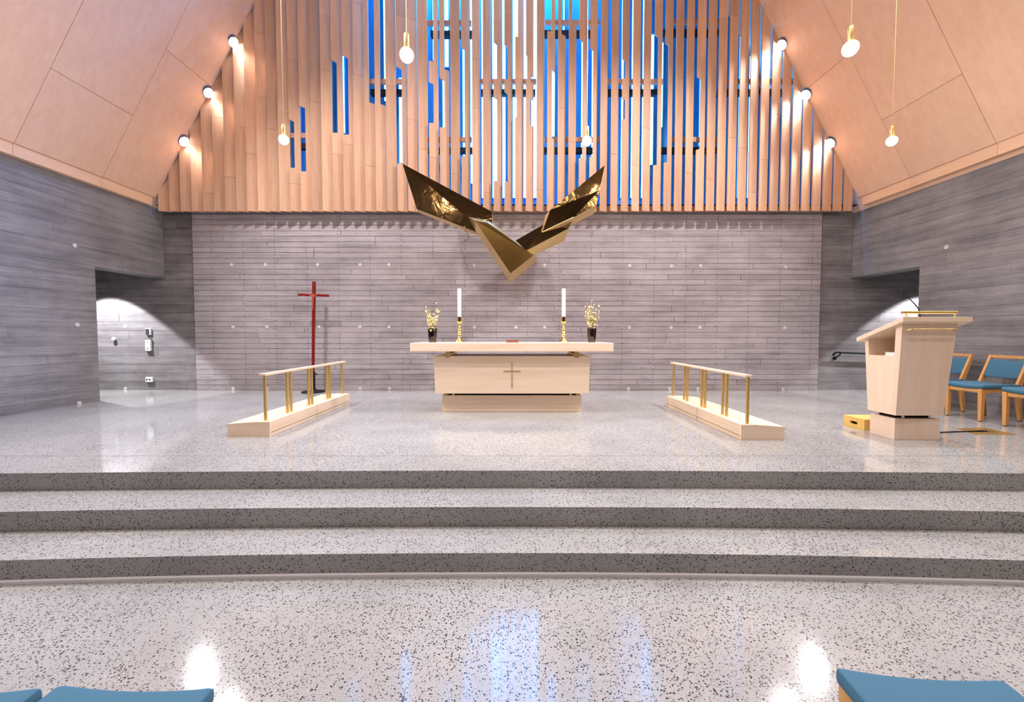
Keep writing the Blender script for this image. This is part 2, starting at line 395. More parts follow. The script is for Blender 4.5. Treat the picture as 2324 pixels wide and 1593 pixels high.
for (x, y) in [(526, 601), (602, 601), (721, 601), (817.5, 601), (883, 601), (1076, 602), (1236, 602), (1429, 603), (1524, 604), (1590, 603), (1783, 606),
               (529, 742), (606, 742), (724, 742), (817, 742), (883, 742), (1077, 743), (1171, 743), (1236, 743), (1428, 743.5), (1523, 744), (1588, 743.5), (1781, 744),
               (529.5, 882), (606, 882), (817.5, 881.5), (884, 881.5), (1426, 882), (1520, 882), (1584, 882), (1777, 883)]:
    plug(MB(), at(x, y, YB), (0, -1, 0)).build('tie_plug', 'plug', wb)
for nm, x0, x1 in (('wall_back_left', -9.6, MX0 - 0.03), ('wall_back_right', MX1 + 0.03, 9.6)):
    mb = MB().box(x0, x1, YB + 0.052, YB + 0.35, 0, 3.50, 0.7)
    board_wall(mb, x0, x1, 0, 3.50, 0.165, lambda u, w, q: (u, YB + 0.04 - q, w), gap=0.004, tv=0.16)
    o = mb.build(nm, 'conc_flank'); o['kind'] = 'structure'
    if nm.endswith('left'):
        for (x, y) in [(285, 741), (285, 882)]: plug(MB(), at(x, y, YB + 0.04), (0, -1, 0)).build('tie_plug', 'plug', o)
MB().box(-9.6, 9.6, YB + 0.12, YB + 0.5, -0.1, 3.49).build('wall_core', 'dark', wb)
for nm, X, s, J in (('wall_left', XL, 1, JL), ('wall_right', XR, -1, JR)):
    xo = X - s * 0.30
    mb = MB(); x0, x1 = sorted((X - s * 0.020, xo))
    mb.box(x0, x1, YN, J, ZN, 3.80, 0.8); mb.box(x0, x1, J, YB + 0.06, ZD, 3.80, 0.82)
    put = lambda u, w, q, X=X, s=s: (X + s * (q - 0.01), u, w)
    board_wall(mb, YN, J, ZN, ZD, 0.135, put, 2.0, 4.2, 0.0025, 0.07)
    board_wall(mb, YN, YB + 0.03, ZD, 3.80, 0.135, put, 2.0, 4.2, 0.0025, 0.07)
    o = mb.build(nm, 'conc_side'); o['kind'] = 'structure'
    pts = [(169, 557), (175, 737), (180, 915)] if s > 0 else [(2148, 561)]
    for (px, py) in pts:
        d = ray(px, py); p = Vector((0, 0, HCAM)) + d * (X / d.x); plug(MB(), p, (s, 0, 0)).build('tie_plug', 'plug', o)
    # the passage behind the opening: end wall and low ceiling
    xe = X - s * 2.9; x0, x1 = sorted((xe, xe - s * 0.2))
    q = MB().box(x0, x1, 3.2, YB + 0.4, 0, 2.7); x0, x1 = sorted((xo, xe)); q.box(x0, x1, 3.0, 3.2, 0, 2.7)
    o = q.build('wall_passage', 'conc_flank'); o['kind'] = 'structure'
    x0, x1 = sorted((X - s * 0.05, xe)); x1 = x1 if s < 0 else xo; x0 = x0 if s > 0 else xo
    o = MB().box(min(x0, x1), max(x0, x1), 3.2, YB + 0.3, 2.50, 2.7).build('ceiling_passage', 'conc_flank'); o['kind'] = 'structure'
o = MB().box(XL - 0.3, XR + 0.3, YN - 0.3, YN, ZN, 9.2).build('wall_nave', 'conc_side'); o['kind'] = 'structure'

# fascia boards and plywood roof slopes
JY = [7.80, 6.85, 5.65, 4.45, 3.25, 2.05, 0.85, -0.35, -1.55, -2.75, -3.95, -5.15, -6.0]
for nm, X, s, cx in (('left', XL, 1, CXL), ('right', XR, -1, CXR)):
    tr = struct('trim_' + nm)
    for y1, y0 in zip(JY, JY[1:]):
        x0, x1 = sorted((X - s * 0.02, cx - s * 0.02))
        MB().box(x0, x1, y0 + 0.0025, y1 - 0.0025, ZT0, ZT1).build('fascia_board', 'fascia', tr)
    ang = math.atan(SL); ux, uz = s * cos(ang), sin(ang); nx, nz = s * sin(ang), -cos(ang)      # along the slope; inward normal
    L = (ZTOP - ZT1) / uz
    pos = lambda y, t, d: (cx + ux * t + nx * d, y, ZT1 + uz * t + nz * d)
    def slab(mb, y0, y1, t0, t1, d0, d1):
        mb.hexa([pos(y0, t0, d0), pos(y1, t0, d0), pos(y1, t1, d0), pos(y0, t1, d0), pos(y0, t0, d1), pos(y1, t0, d1), pos(y1, t1, d1), pos(y0, t1, d1)])
    mb = MB(); slab(mb, YN - 0.2, 9.0, -0.25, L + 0.1, -0.20, -0.022)
    ce = mb.build('ceiling_' + nm, 'ply'); ce['kind'] = 'structure'
    for k, (y1, y0) in enumerate(zip(JY, JY[1:])):
        if k == 0: y1 = 7.87
        zc = (5.62 if k % 2 == 0 else 4.58) - (0.07 if s < 0 else 0)
        ts = [0.0] + [t for t in ((zc + j * 2.14 - ZT1) / uz for j in range(0, 3)) if t < L - 0.1] + [L]
        for t0, t1 in zip(ts, ts[1:]):
            mb = MB(); slab(mb, y0 + 0.003, y1 - 0.003, t0 + 0.003, t1 - 0.003, -0.021, 0.0)
            mb.build('ceiling_panel', 'ply', ce)
xt0, xt1 = CXL + (ZTOP - ZT1) / SL, CXR - (ZTOP - ZT1) / SL
o = MB().box(xt0 - 0.3, xt1 + 0.3, YN - 0.2, 9.0, ZTOP - 0.02, ZTOP + 0.2).build('ceiling', 'ply'); o['kind'] = 'structure'

# ------------------------------------------------------------------ slatted gable screen with the window cavity behind, lining coloured daylight blue
EDGE = [(0, 359.5), (7, 537.1), (14, 708.2), (21, 878.2), (28, 1048), (35, 1217.4), (42, 1385.2), (49, 1554), (56, 1721.8), (65, 1940)]
def edge_x(i):
    for (i0, p0), (i1, p1) in zip(EDGE, EDGE[1:]):
        if i <= i1:
            return at(p0 + (p1 - p0) * (i - i0) / (i1 - i0), 478, YS).x
OPEN = {12: [('L', .45, 270, 381)], 13: [('L', .5, 239, 389)], 16: [('L', .5, 135, 301)], 17: [('L', .55, 124, 305)],
        19: [('R', .45, -90, 229)], 20: [('R', .5, -90, 233)], 22: [('L', .52, 150, 371)],
        25: [('L', .5, -30, 138), ('L', .5, 185, 279)], 26: [('L', .5, 176, 289), ('R', .5, -30, 154)], 28: [('L', .5, 107, 355)],
        31: [('L', .42, 94, 179), ('L', .42, 219, 411)], 32: [('L', .42, 100, 179), ('L', .42, 207, 413)], 33: [('L', .36, -40, 83), ('L', .2, 217, 267)],
        34: [('L', .14, 122, 180), ('R', .62, 166, 182), ('R', .6, 219, 281)],
        36: [('L', .5, -30, 70), ('R', .62, 155, 311)], 37: [('R', .45, -30, 74)], 38: [('R', .4, -30, 47)], 39: [('L', .45, 88, 359)], 40: [('L', .42, 108, 356)],
        43: [('L', .42, 132, 178), ('L', .42, 221, 271)], 46: [('L', .48, 78, 375)], 47: [('L', .42, 97, 369)], 50: [('L', .42, 174, 340)]}
def gap_of(i):
    for lim, g in ((12, .026), (21, .030), (24, .032), (28, .038), (35, .054), (46, .050), (50, .044), (57, .036), (70, .030)):
        if i < lim: return g
def skew_of(i):
    return 0.085 if i < 24 else (0.070 if i < 44 else (0.045 if i < 50 else 0.022))
scr = struct('wall_gable')
MB().box(-6.8, 6.7, 7.97, YB + 0.1, 3.505, 3.52).build('light_seal', 'dark', scr)  # added board, blocks cavity light leaking out below the slats
def roof_z(x): return ZT1 + SL * min(x - CXL, CXR - x)
TH = 0.030
for i in range(65):
    xa, xb = edge_x(i), edge_x(i + 1); w = xb - xa - gap_of(i); dy = skew_of(i); tone_i = random.uniform(.86, 1.08)
    zt = lambda u: min(ZTOP + 0.0, roof_z(xa + u * w) + 0.02)
    ztm = min(zt(0), zt(1))
    if ztm < ZS + 0.06: continue
    ops = []
    for side, fr, p0, p1 in OPEN.get(i, []):
        ops.append((side, fr, at(0, p1, YS).z, min(at(0, p0, YS).z, ztm - 0.05)))
    zj = sorted(z for z in [ZS + random.uniform(0.3, 2.6), ZS + random.uniform(2.7, 4.4)] if z < ztm - 0.15 and all(not (a - .1 < z < b + .1) for _, _, a, b in ops))
    cuts = [ZS] + zj + [None]
    mb = MB()
    for za, zb in zip(cuts, cuts[1:]):
        tone = tone_i * random.uniform(.88, 1.06)
        def side_pts(sd):
            base = 0.0 if sd == 'L' else 1.0; pts = [(base, za + (0.002 if za > ZS else 0))]
            for s_, fr, a, b in sorted([o for o in ops if o[0] == sd], key=lambda o: o[2]):
                if zb is not None and a > zb or b < za: continue
                sl = 0.03
                pts += [(base, a), (fr, a + (sl if sd == 'L' else -sl) * .6), (fr, b - sl), (base, b)] if sd == 'L' else [(base, a - sl * .4), (fr, a), (fr, b), (base, b - sl)]
            pts.append((base, zb - 0.002 if zb is not None else zt(base))); return pts
        outl = side_pts('L') + list(reversed(side_pts('R')))
        fr_ = [(xa + u * w, YS + dy * u, z) for u, z in outl]; bk_ = [(xa + u * w, YS + dy * u + TH, z) for u, z in outl]
        mb.prism(fr_, bk_, tone)
    mb.build('slat', 'slat', scr)
def rail_at(i0, i1, py, h, Y, mat, nm='rail', d=0.05):
    z = at(1162, py, Y).z; MB().box(edge_x(i0), edge_x(i1), Y, Y + d, z - h / 2, z + h / 2).build(nm, mat, scr)
for i0, i1, py in [(24.8, 28.9, 51), (18.9, 23, 184), (29.7, 35.0, 184), (24.0, 28.9, 316), (35.8, 41, 50), (35.8, 41, 316), (41.8, 47, 184), (47.5, 53, 48), (47.5, 53, 316), (53, 61, 184), (11.8, 14.2, 307)]:
    rail_at(i0, i1, py, 0.085, YS + 0.10, 'rail')
    rail_at(i0, i1, py + 24, 0.10, YS + 0.42, 'dark', 'beam', 0.10)
MB().box(edge_x(0) + 0.05, edge_x(65) - 0.05, YS + 0.10, YS + 0.16, ZS + 0.02, ZS + 0.12).build('rail', 'rail', scr)
# lining boards of the cavity
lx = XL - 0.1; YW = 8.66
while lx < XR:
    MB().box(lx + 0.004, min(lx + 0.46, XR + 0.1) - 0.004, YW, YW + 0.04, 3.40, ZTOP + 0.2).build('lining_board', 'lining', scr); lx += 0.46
MB().box(XL - 0.2, XR + 0.2, YW + 0.05, YW + 0.2, 3.3, ZTOP + 0.3).build('outer_wall', 'dark', scr)
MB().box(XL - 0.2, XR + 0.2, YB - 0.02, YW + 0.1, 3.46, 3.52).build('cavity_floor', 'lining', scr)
WIN = [(906.7, 913, 178, 371), (1009.7, 1018, -25, 154), (1005, 1009.9, 176, 290), (982.6, 985.2, -25, 138), (1050.5, 1055, 107, 355), (1068, 1073.7, -25, 417),
       (1093.3, 1098, -25, 450), (1117.6, 1131, -25, 450), (1140.4, 1147, -25, 450), (1164, 1180, -25, 450), (1188.4, 1196, -25, 450), (1206, 1218.5, -25, 450),
       (1252.4, 1258.6, 150, 311), (1278, 1280.6, -25, 72), (1319, 1324.5, 60, 359), (1342.5, 1349, 108, 356), (1409.5, 1414, -25, 450), (1432.3, 1437.5, -25, 450),
       (1456.6, 1461, -25, 450), (1476, 1482, 80, 375), (1497, 1503.5, 98, 290), (1586, 1591.5, 176, 332), (1674.5, 1679.5, 60, 450), (1697, 1702.5, 105, 450), (1722, 1727.5, 155, 450),
       (776.2, 783, 128, 304), (680.4, 684, 245, 389), (872, 875, -25, 231)]
for k, (p0, p1, y0, y1) in enumerate(WIN):
    ym = 0.5 * (max(y0, 0) + y1); x0, x1 = at(p0, ym, YW).x, at(p1, ym, YW).x; z0, z1 = at(1162, y1, YW).z, at(1162, y0, YW).z
    if y0 < 0: z1 = ZTOP - 0.3
    wn = struct('window_%d' % (k + 1)); wn.location = (x0, YW, z0)
    MB().box(x0, x1, YW - 0.012, YW + 0.0, z0, z1).build('pane', 'pane', wn)
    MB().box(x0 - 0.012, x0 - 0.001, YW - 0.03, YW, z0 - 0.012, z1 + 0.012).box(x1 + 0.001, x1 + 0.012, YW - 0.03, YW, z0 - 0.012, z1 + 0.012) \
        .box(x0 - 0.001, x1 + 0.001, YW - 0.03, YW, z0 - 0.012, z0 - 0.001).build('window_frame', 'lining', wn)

# ------------------------------------------------------------------ lamps
# recessed adjustable spots on the roof slopes
def slope_hit(px, py, cx, s):
    d = ray(px, py); ang = math.atan(SL); n = Vector((s * sin(ang), 0, -cos(ang)))
    return Vector((0, 0, HCAM)) + d * ((Vector((cx, 0, ZT1)) - Vector((0, 0, HCAM))).dot(n) / d.dot(n)), n
lab = {0: 'topmost of the three left ceiling spotlights, beside the timber slats', 1: 'middle of the three left ceiling spotlights, at the end of a panel joint', 2: 'lowest of the three left ceiling spotlights, above the concrete corner',
       3: 'topmost of the three right ceiling spotlights, beside the timber slats', 4: 'middle of the three right ceiling spotlights, at the end of a panel joint', 5: 'lowest of the three right ceiling spotlights, level with the farthest right bulb'}
for k, (px, py) in enumerate([(527, 92), (470, 207), (415, 318), (1777, 98), (1832, 212), (1887, 322)]):
    s, cx = (1, CXL) if k < 3 else (-1, CXR)
    p, n = slope_hit(px, py, cx, s)
    t = thing('ceiling_spotlight', lab[k], 'spotlight', p, 'recessed spotlights beside the slatted gable')
    a = Vector((0, 1, 0)); b = n.cross(a).normalized()
    aim = (Vector((-s * 0.6, 5.7, 0.2)) - p).normalized(); aim = (aim * 0.55 + n * 0.45).normalized()
    ring = lambda c, nn, r, m=24: [c + (nn.orthogonal().normalized() * cos(2 * pi * i / m) + nn.cross(nn.orthogonal().normalized()) * sin(2 * pi * i / m)) * r for i in range(m)]
    MB().loft([ring(p - n * 0.004, n, 0.112), ring(p + n * 0.006, n, 0.112), ring(p + n * 0.008, n, 0.104), ring(p + n * 0.003, n, 0.098), ring(p - n * 0.004, n, 0.098)], False).build('trim_ring', 'steel', t, True)
    MB().loft([ring(p - n * 0.006, n, 0.100), ring(p + n * 0.002, n, 0.100)]).build('recess', 'housing', t)
    c0 = p + Vector((0, 0, -0.010)) - n * 0.005
    hd = MB().loft([ring(c0 - aim * 0.01, aim, 0.070), ring(c0 + aim * 0.022, aim, 0.088), ring(c0 + aim * 0.045, aim, 0.092), ring(c0 + aim * 0.045, aim, 0.084), ring(c0 + aim * 0.036, aim, 0.082)], False).build('lamp_head', 'steel', t, True)
    MB().loft([ring(c0 + aim * 0.032, aim, 0.082), ring(c0 + aim * 0.042, aim, 0.080)]).build('lens', 'lens', hd)
    lp = c0 + aim * 0.10
    light('spot_beam', 'SPOT', lp, lp + (aim + Vector((0, -0.25, -0.45))), 240, (0.97, 0.97, 1.0), spot_size=radians(104), spot_blend=0.9, shadow_soft_size=0.06)

# pendant globe bulbs
pend = None
for k, (px, py, lb) in enumerate([(923, 125, 'large brass pendant with clear globe bulb, left of the window slats'), (644, 317, 'small brass pendant bulb hanging farthest left, over the red cross'),
                                  (1332, 320, 'small brass pendant bulb hanging just above the right wing of the brass sculpture'), (1930, 110, 'largest brass pendant bulb, high before the right ceiling slope'),
                                  (2024, 320, 'small brass pendant bulb hanging farthest right, over the lectern')]):
    c = on(px, py, 3.50); s = 1.0
    if pend is None:
        t = thing('pendant_lamp', lb, 'lamp', c, 'hanging globe bulbs')
        R_ = 0.0625
        MB().ball(c, R_, 24, 16).build('bulb', 'bulb', t, True)
        MB().ball(c + Vector((0, 0, -0.004)), 0.036, 14, 10).tube([c + Vector((0, 0, 0.02)), c + Vector((0, 0, 0.06))], 0.010).build('filament', 'filament', t, True)
        z0 = R_ * 0.93
        MB().lathe([(0.020, z0 - 0.006), (0.023, z0), (0.023, z0 + 0.115), (0.020, z0 + 0.122), (0.006, z0 + 0.124)], c, 18).build('socket', 'brass', t, True)
        MB().tube([c + Vector((0, 0, z0 + 0.12)), Vector((c.x, c.y, ZTOP))], 0.0035, 6).build('cord', 'brass_edge', t)
        pend = t
    else:
        t = dup(pend, c, 0, lb)
    light('bulb_light', 'POINT', c + Vector((0, 0, -0.0)), None, 62, WARM, shadow_soft_size=0.06)

# ------------------------------------------------------------------ altar
def altar():
    t = thing('altar', 'pale maple altar with overhanging slab top and thin brass cross inlay', 'altar', (0, 5.9, 0))
    yb = 5.815
    MB().box(-0.975, 0.970, yb, yb + 0.50, 0, 0.226).build('plinth', 'maple', t, bevel=0.003)
    yf = 5.70
    MB().hexa([(-1.052, yf, .268), (1.052, yf, .268), (1.035, yf + .60, .268), (-1.035, yf + .60, .268), (-1.068, yf - .005, .783), (1.068, yf - .005, .783), (1.05, yf + .62, .783), (-1.05, yf + .62, .783)]).build('body', 'maple', t, bevel=0.003)
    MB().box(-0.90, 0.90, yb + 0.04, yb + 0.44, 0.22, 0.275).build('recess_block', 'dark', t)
    MB().box(-1.362, 1.355, 5.58, 6.36, 0.849, 0.963).build('tabletop', 'maple', t, bevel=0.003)
    for x in (-0.872, 0.876):
        r = [(x + 0.044 * cos(2 * pi * i / 28), 0.803 + 0.044 * sin(2 * pi * i / 28)) for i in range(28)]
        MB().prism([(a, yf - 0.045, b) for a, b in r], [(a, yf + 0.60, b) for a, b in r]).build('roller', 'brass', t, True)
    for x in (-0.812, 0.812):
        MB().tube([(x, yb - 0.06, 0.247), (x, yb + 0.3, 0.247)], 0.0135, 12).build('stud', 'brass', t, True)
    z0, z1, zc = at(1161.8, 879.3, yf).z, at(1161.8, 822, yf).z, at(1161.8, 842, yf).z
    MB().box(-0.006, 0.006, yf - 0.013, yf + .02, z0, z1).box(-0.117, 0.114, yf - 0.0125, yf + .02, zc - 0.006, zc + 0.006).build('cross_inlay', 'brass_edge', t)
altar()
ZA = 0.9632
# candlesticks and candles
cs = None
for px, lb, lc in ((1043, 'turned brass candlestick on the left half of the altar', 'tall white candle in the left brass candlestick'), (1279, 'turned brass candlestick on the right half of the altar', 'tall white candle in the right brass candlestick')):
    x = at(px, 777, 6.0).x
    if cs is None:
        cs = thing('candlestick', lb, 'candlestick', (x, 6.0, ZA), 'brass candlesticks on the altar')
        c = (x, 6.0, ZA)
        n = 8; rings = []
        MB().lathe([(.066, 0), (.070, .006), (.066, .014), (.050, .030), (.036, .052), (.024, .066), (.016, .074)], c, 16).build('foot', 'brass_pol', cs, True)
        MB().lathe([(.015, .072), (.022, .084), (.013, .096), (.013, .104), (.027, .114), (.030, .122), (.020, .134), (.016, .142), (.026, .152), (.028, .160), (.018, .170), (.014, .178), (.024, .188), (.028, .196), (.016, .206), (.012, .215), (.019, .228), (.021, .242), (.013, .254), (.013, .262), (.026, .272), (.036, .284), (.040, .290)], c, 18).build('stem', 'brass_pol', cs, True)
        MB().lathe([(.040, .286), (.060, .296), (.061, .300), (.052, .301), (.026, .298)], c, 20).build('drip_pan', 'brass_pol', cs, True)
        MB().lathe([(.023, .298), (.024, .320), (.024, .362), (.025, .366)], c, 16).build('candle_cup', 'brass_gold', cs, True)
    else:
        dup(cs, (x, 6.0, ZA), 0, lb)
    cn = thing('candle', lc, 'candle', (x, 6.0, ZA + 0.366), 'white altar candles')
    MB().lathe([(.0265, 0), (.0265, .392), (.024, .400), (.010, .398)], (x, 6.0, ZA + 0.3665), 20).build('wax_body', 'wax', cn, True)
    MB().tube([(x, 6, ZA + .760), (x + .001, 6, ZA + .776)], 0.0015, 5).build('wick', 'black', cn)
# glasses with blossoming branches
for k, (px, lb, lf) in enumerate(((981.7, 'dark smoky glass vase standing at the left end of the altar', 'cream blossoming twigs in the left glass vase'), (1343, 'dark smoky glass vase standing at the right end of the altar', 'cream blossoming twigs in the right glass vase'))):
    x = at(px, 776, 6.0).x; c = (x, 6.0, ZA)
    v = thing('flower_vase', lb, 'vase', c, 'glass vases on the altar')
    MB().lathe([(.050, 0), (.052, .004), (.060, .10), (.067, .200), (.064, .200), (.057, .10), (.050, .022), (.01, .018)], c, 24).build('glass', 'glass', v, True)
    MB().lathe([(.046, .026), (.050, .06), (.0565, .132), (.02, .134)], c, 20).build('water', 'liquid', v, True)
    rnd = random.Random(11 + k); stems = MB(); bl = MB()
    b = thing('blossom_branches', lf, 'flowers', (x, 6.0, ZA + 0.03), 'blossoming branches on the altar')
    for q in range(13):
        a0 = rnd.uniform(0, 2 * pi); r1 = rnd.uniform(.03, .115); h = rnd.uniform(.34, .60) - r1 * .3
        p0 = Vector((x + .02 * cos(a0), 6 + .02 * sin(a0), ZA + .04)); p2 = Vector((x + r1 * cos(a0), 6 + r1 * sin(a0) * .8, ZA + h)); p1 = (p0 + p2) / 2 + Vector((.3 * (p0.x - p2.x) * .4, 0, .02))
        pts = [p0.lerp(p1, u).lerp(p1.lerp(p2, u), u) for u in [j / 7 for j in range(8)]]
        stems.tube(pts, [.0035 - .0025 * j / 7 for j in range(8)], 5)
        for j in range(3, 8):
            for e in range(4 if h < .50 else 1):
                d = Vector((rnd.gauss(0, 1), rnd.gauss(0, 1), rnd.uniform(-.2, 1))).normalized(); o = pts[j] + d * rnd.uniform(.012, .030) + Vector((0, 0, rnd.uniform(-.02, .03)))
                stems.tube([pts[j], o], .0011, 4)
                # five little petals round a centre
                a_ = d.orthogonal().normalized(); b_ = d.cross(a_); rr = rnd.uniform(.011, .019)
                for m in range(5):
                    f0, f1 = 2 * pi * m / 5, 2 * pi * (m + .5) / 5; f2 = 2 * pi * (m + 1) / 5
                    P = lambda f, r, hgt: o + (a_ * cos(f) + b_ * sin(f)) * r + d * hgt
                    bl.add([o, P(f0 + .1, rr * .7, rr * .25), P(f1, rr * 1.1, rr * .35), P(f2 - .1, rr * .7, rr * .25)], [(0, 1, 2, 3)])
    stems.build('stems', 'twig', b); bl.build('blossoms', 'petal', b, kind='stuff')
# book on the altar
p = at(1163, 777, 5.95)
bk = thing('altar_book', 'brown leather book lying flat in the middle of the altar top', 'book', (p.x, 5.95, ZA))
MB().box(p.x - .085, p.x + .085, 5.90, 6.03, ZA, ZA + .005).box(p.x - .085, p.x + .085, 5.90, 6.03, ZA + .030, ZA + .035).box(p.x - .085, p.x + .085, 5.90, 5.905, ZA, ZA + .035).build('cover', 'leather', bk)
MB().box(p.x - .081, p.x + .081, 5.905, 6.025, ZA + .005, ZA + .030).build('pages', 'paper', bk)

# ------------------------------------------------------------------ kneelers with rails
def kneeler(side, xi, y0, y1, yp, lb):
    s = -1 if side == 'L' else 1                       # outwards
    t = thing('kneeler', lb, 'kneeler', (xi + s * .2, (y0 + y1) / 2, 0), 'communion kneelers')
    X = lambda u: xi + s * u                           # u: 0 at the altar side, grows outwards
    ym = (y0 + y1) / 2; W = .450; H = .158
    for a, b, e0, e1 in ((y0, ym - .005, 0, .012), (ym + .005, y1, .012, .03)):
        # cross-section: level strip under the posts, then a top that slopes down outwards
        prof = [(.0, .042), (.0, H), (.135, H), (.135, H - .012), (W - .015, H - .040), (W - .006, .042)]
        MB().prism([(X(u), a, z) for u, z in prof], [(X(u), b, z) for u, z in prof]).build('step_box', 'maple_y', t, bevel=.002)
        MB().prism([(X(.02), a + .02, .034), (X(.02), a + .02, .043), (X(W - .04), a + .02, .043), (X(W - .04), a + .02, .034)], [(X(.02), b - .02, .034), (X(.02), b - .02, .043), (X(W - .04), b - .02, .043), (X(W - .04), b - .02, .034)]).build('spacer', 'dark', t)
        MB().prism([(X(u), a + .004, z) for u, z in [(.005, 0), (.005, .035), (W - .02, .035), (W - .02, 0)]], [(X(u), b - .004, z) for u, z in [(.005, 0), (.005, .035), (W - .02, .035), (W - .02, 0)]]).build('plinth', 'maple_y', t)
        pl = [(.137, H - .012), (.137, H + .002), (W - .012, H - .020), (W + .004, H - .028), (W + .004, H - .046), (W - .004, H - .052), (W - .015, H - .041)]
        MB().prism([(X(u), a + .001, z) for u, z in pl], [(X(u), b - .001, z) for u, z in pl]).build('kneeling_board', 'maple_y', t, bevel=.003)
    ep = [(.0, 0), (.0, H - .001), (.135, H - .001), (.135, H - .012), (W - .015, H - .041), (W - .006, 0)]
    for a, b in ((y0 - .001, y0 + .022), (y1 - .022, y1 + .001)):
        MB().prism([(X(u - .0015 if u == 0 else u), a, z) for u, z in ep], [(X(u - .0015 if u == 0 else u), b, z) for u, z in ep]).build('end_board', 'maple', t)
    zr = .640
    for a, b in ((y0 + .02, ym - .001), (ym + .001, y1 - .01)):
        x0, x1 = sorted((X(.045), X(.115)))
        MB().box(x0, x1, a, b, zr, zr + .023).build('handrail', 'maple_y', t, bevel=.003)
    for y in yp:
        MB().lathe([(.0165, H - .001), (.0165, zr + .001)], (X(.080), y, 0), 16).build('post', 'brass', t, True)
kneeler('L', -2.545, 4.36, 6.52, [4.43, 4.862, 4.946, 5.378, 5.466, 5.92, 6.005, 6.44], 'left wooden kneeler with brass posts and rail, beside the red cross')
kneeler('R', 2.330, 4.22, 6.28, [4.26, 4.672, 4.762, 5.198, 5.290, 5.728, 5.828, 6.225], 'right wooden kneeler with brass posts and rail, towards the lectern')

# ------------------------------------------------------------------ processional cross
cb = Vector((at(711, 884, 7.80).x, 7.80, 0))
stn = thing('cross_stand', 'black round cast iron foot and sleeve holding the red cross', 'stand', cb)
MB().lathe([(.205, 0), (.208, .012), (.190, .024), (.120, .034), (.060, .046), (.046, .062), (.030, .066)], cb, 28).build('foot', 'black', stn, True)
MB().lathe([(.040, .05), (.038, .10), (.036, .36), (.040, .362), (.040, .385), (.026, .388)], cb, 18).build('sleeve', 'black', stn, True)
MB().tube([cb + Vector((.03, -.02, .34)), cb + Vector((.075, -.03, .34))], .010, 10).ball(cb + Vector((.08, -.031, .34)), .017).build('clamp_knob', 'black', stn, True)
pc = thing('processional_cross', 'dark red wooden cross on a tall pole, left of the altar', 'cross', cb + Vector((0, 0, .33)))
d = Vector((.030, 0, 1)).normalized(); rgt = Vector((1, 0, -.030)).normalized(); q0 = cb + Vector((.0, 0, .33))
def rod(mb, c0, c1, w0, w1, dep0, dep1):
    r = lambda c, w, e: [c - rgt * w / 2 + Vector((0, -e / 2, 0)), c + rgt * w / 2 + Vector((0, -e / 2, 0)), c + rgt * w / 2 + Vector((0, e / 2, 0)), c - rgt * w / 2 + Vector((0, e / 2, 0))]
    return mb.loft([r(c0, w0, dep0), r(c1, w1, dep1)])
ztop = at(721, 639, 7.8).z; Lp = (ztop - q0.z) / d.z; zb = at(721, 670, 7.8).z; Lb = (zb - q0.z) / d.z
rod(MB(), q0, q0 + d * Lp, .042, .056, .035, .04).build('pole', 'red', pc, bevel=.003)
cbp = q0 + d * Lb
mb = MB(); r = lambda sx: [cbp + rgt * sx + d * v + Vector((0, w, 0)) for v, w in ((-.022, -.026), (.022, -.026), (.022, .018), (-.022, .018))]
mb.loft([r(-.283), r(.277)]).build('crossbar', 'red', pc, bevel=.003)
# small carved figure on the crossing
yf = -.034; P = lambda x, z: cbp + rgt * x + d * z + Vector((0, yf, 0))
cv = [(0, -.28), (0, -.21), (0, -.14), (0, -.075), (0, -.03), (0, .005), (.0, .03), (-.055, .0), (-.11, .028), (.055, .0), (.11, .028)]
ce_ = [(0, 1), (1, 2), (2, 3), (3, 4), (4, 5), (5, 6), (4, 7), (7, 8), (4, 9), (9, 10)]; cr = [.009, .012, .014, .016, .018, .014, .012, .009, .006, .009, .006]
me = bpy.data.meshes.new('carved_figure'); me.from_pydata([tuple(P(x, z) - pc.location) for x, z in cv], ce_, []); me.materials.append(M['redlight'])
fo = bpy.data.objects.new('carved_figure', me); COL.objects.link(fo); fo.parent = pc
sm = fo.modifiers.new('skin', 'SKIN'); 
for v_, r_ in zip(me.skin_vertices[0].data if me.skin_vertices else [], cr): v_.radius = (r_, r_)
if not me.skin_vertices:
    bm = bmesh.new(); bm.from_mesh(me); ly = bm.verts.layers.skin.verify()
    for v_, r_ in zip(bm.verts, cr): v_[ly].radius = (r_, r_)
    bm.verts.ensure_lookup_table(); bm.verts[3][ly].use_root = True; bm.to_mesh(me); bm.free()
fo.modifiers.new('subdiv', 'SUBSURF').levels = 1

# ------------------------------------------------------------------ brass wing sculpture on the altar wall
sc_ = thing('wing_sculpture', 'polished brass V shaped winged sculpture hanging above the altar', 'sculpture', at(1160, 560, 7.3))
def Z(x, y, Y): return at(880 + x / 4.304, 340 + y / 4.304, Y)
def shard(front, back, mats, nm):
    n = len(front)
    f = MB().add(front, [tuple(range(n))]).build(nm, mats[0], sc_)
    e = MB().add(list(front) + list(back), [(i, (i + 1) % n, n + (i + 1) % n, n + i) for i in range(n)] + [tuple(range(2 * n - 1, n - 1, -1))]).build(nm + '_edge', mats[1], sc_)
    return f
def back(pts, dy, k=1.0): return [p + Vector((0, dy, 0)) for p in pts]
A = [Z(143, 135, 7.10), Z(1020, 605, 7.38), Z(1014, 860, 7.40), Z(284, 578, 7.22)]
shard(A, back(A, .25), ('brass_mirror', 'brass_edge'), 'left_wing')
B = [Z(850, 688, 7.02), Z(975, 712, 7.02), Z(1425, 1030, 6.98), Z(1198, 1206, 6.92)]
Bb = [Z(783, 652, 7.36), Z(1000, 700, 7.55), Z(1448, 1090, 7.38), Z(1197, 1300, 7.30)]
n = 4
MB().add(B, [(0, 1, 2, 3)]).build('centre_shard', 'brass_gold', sc_)
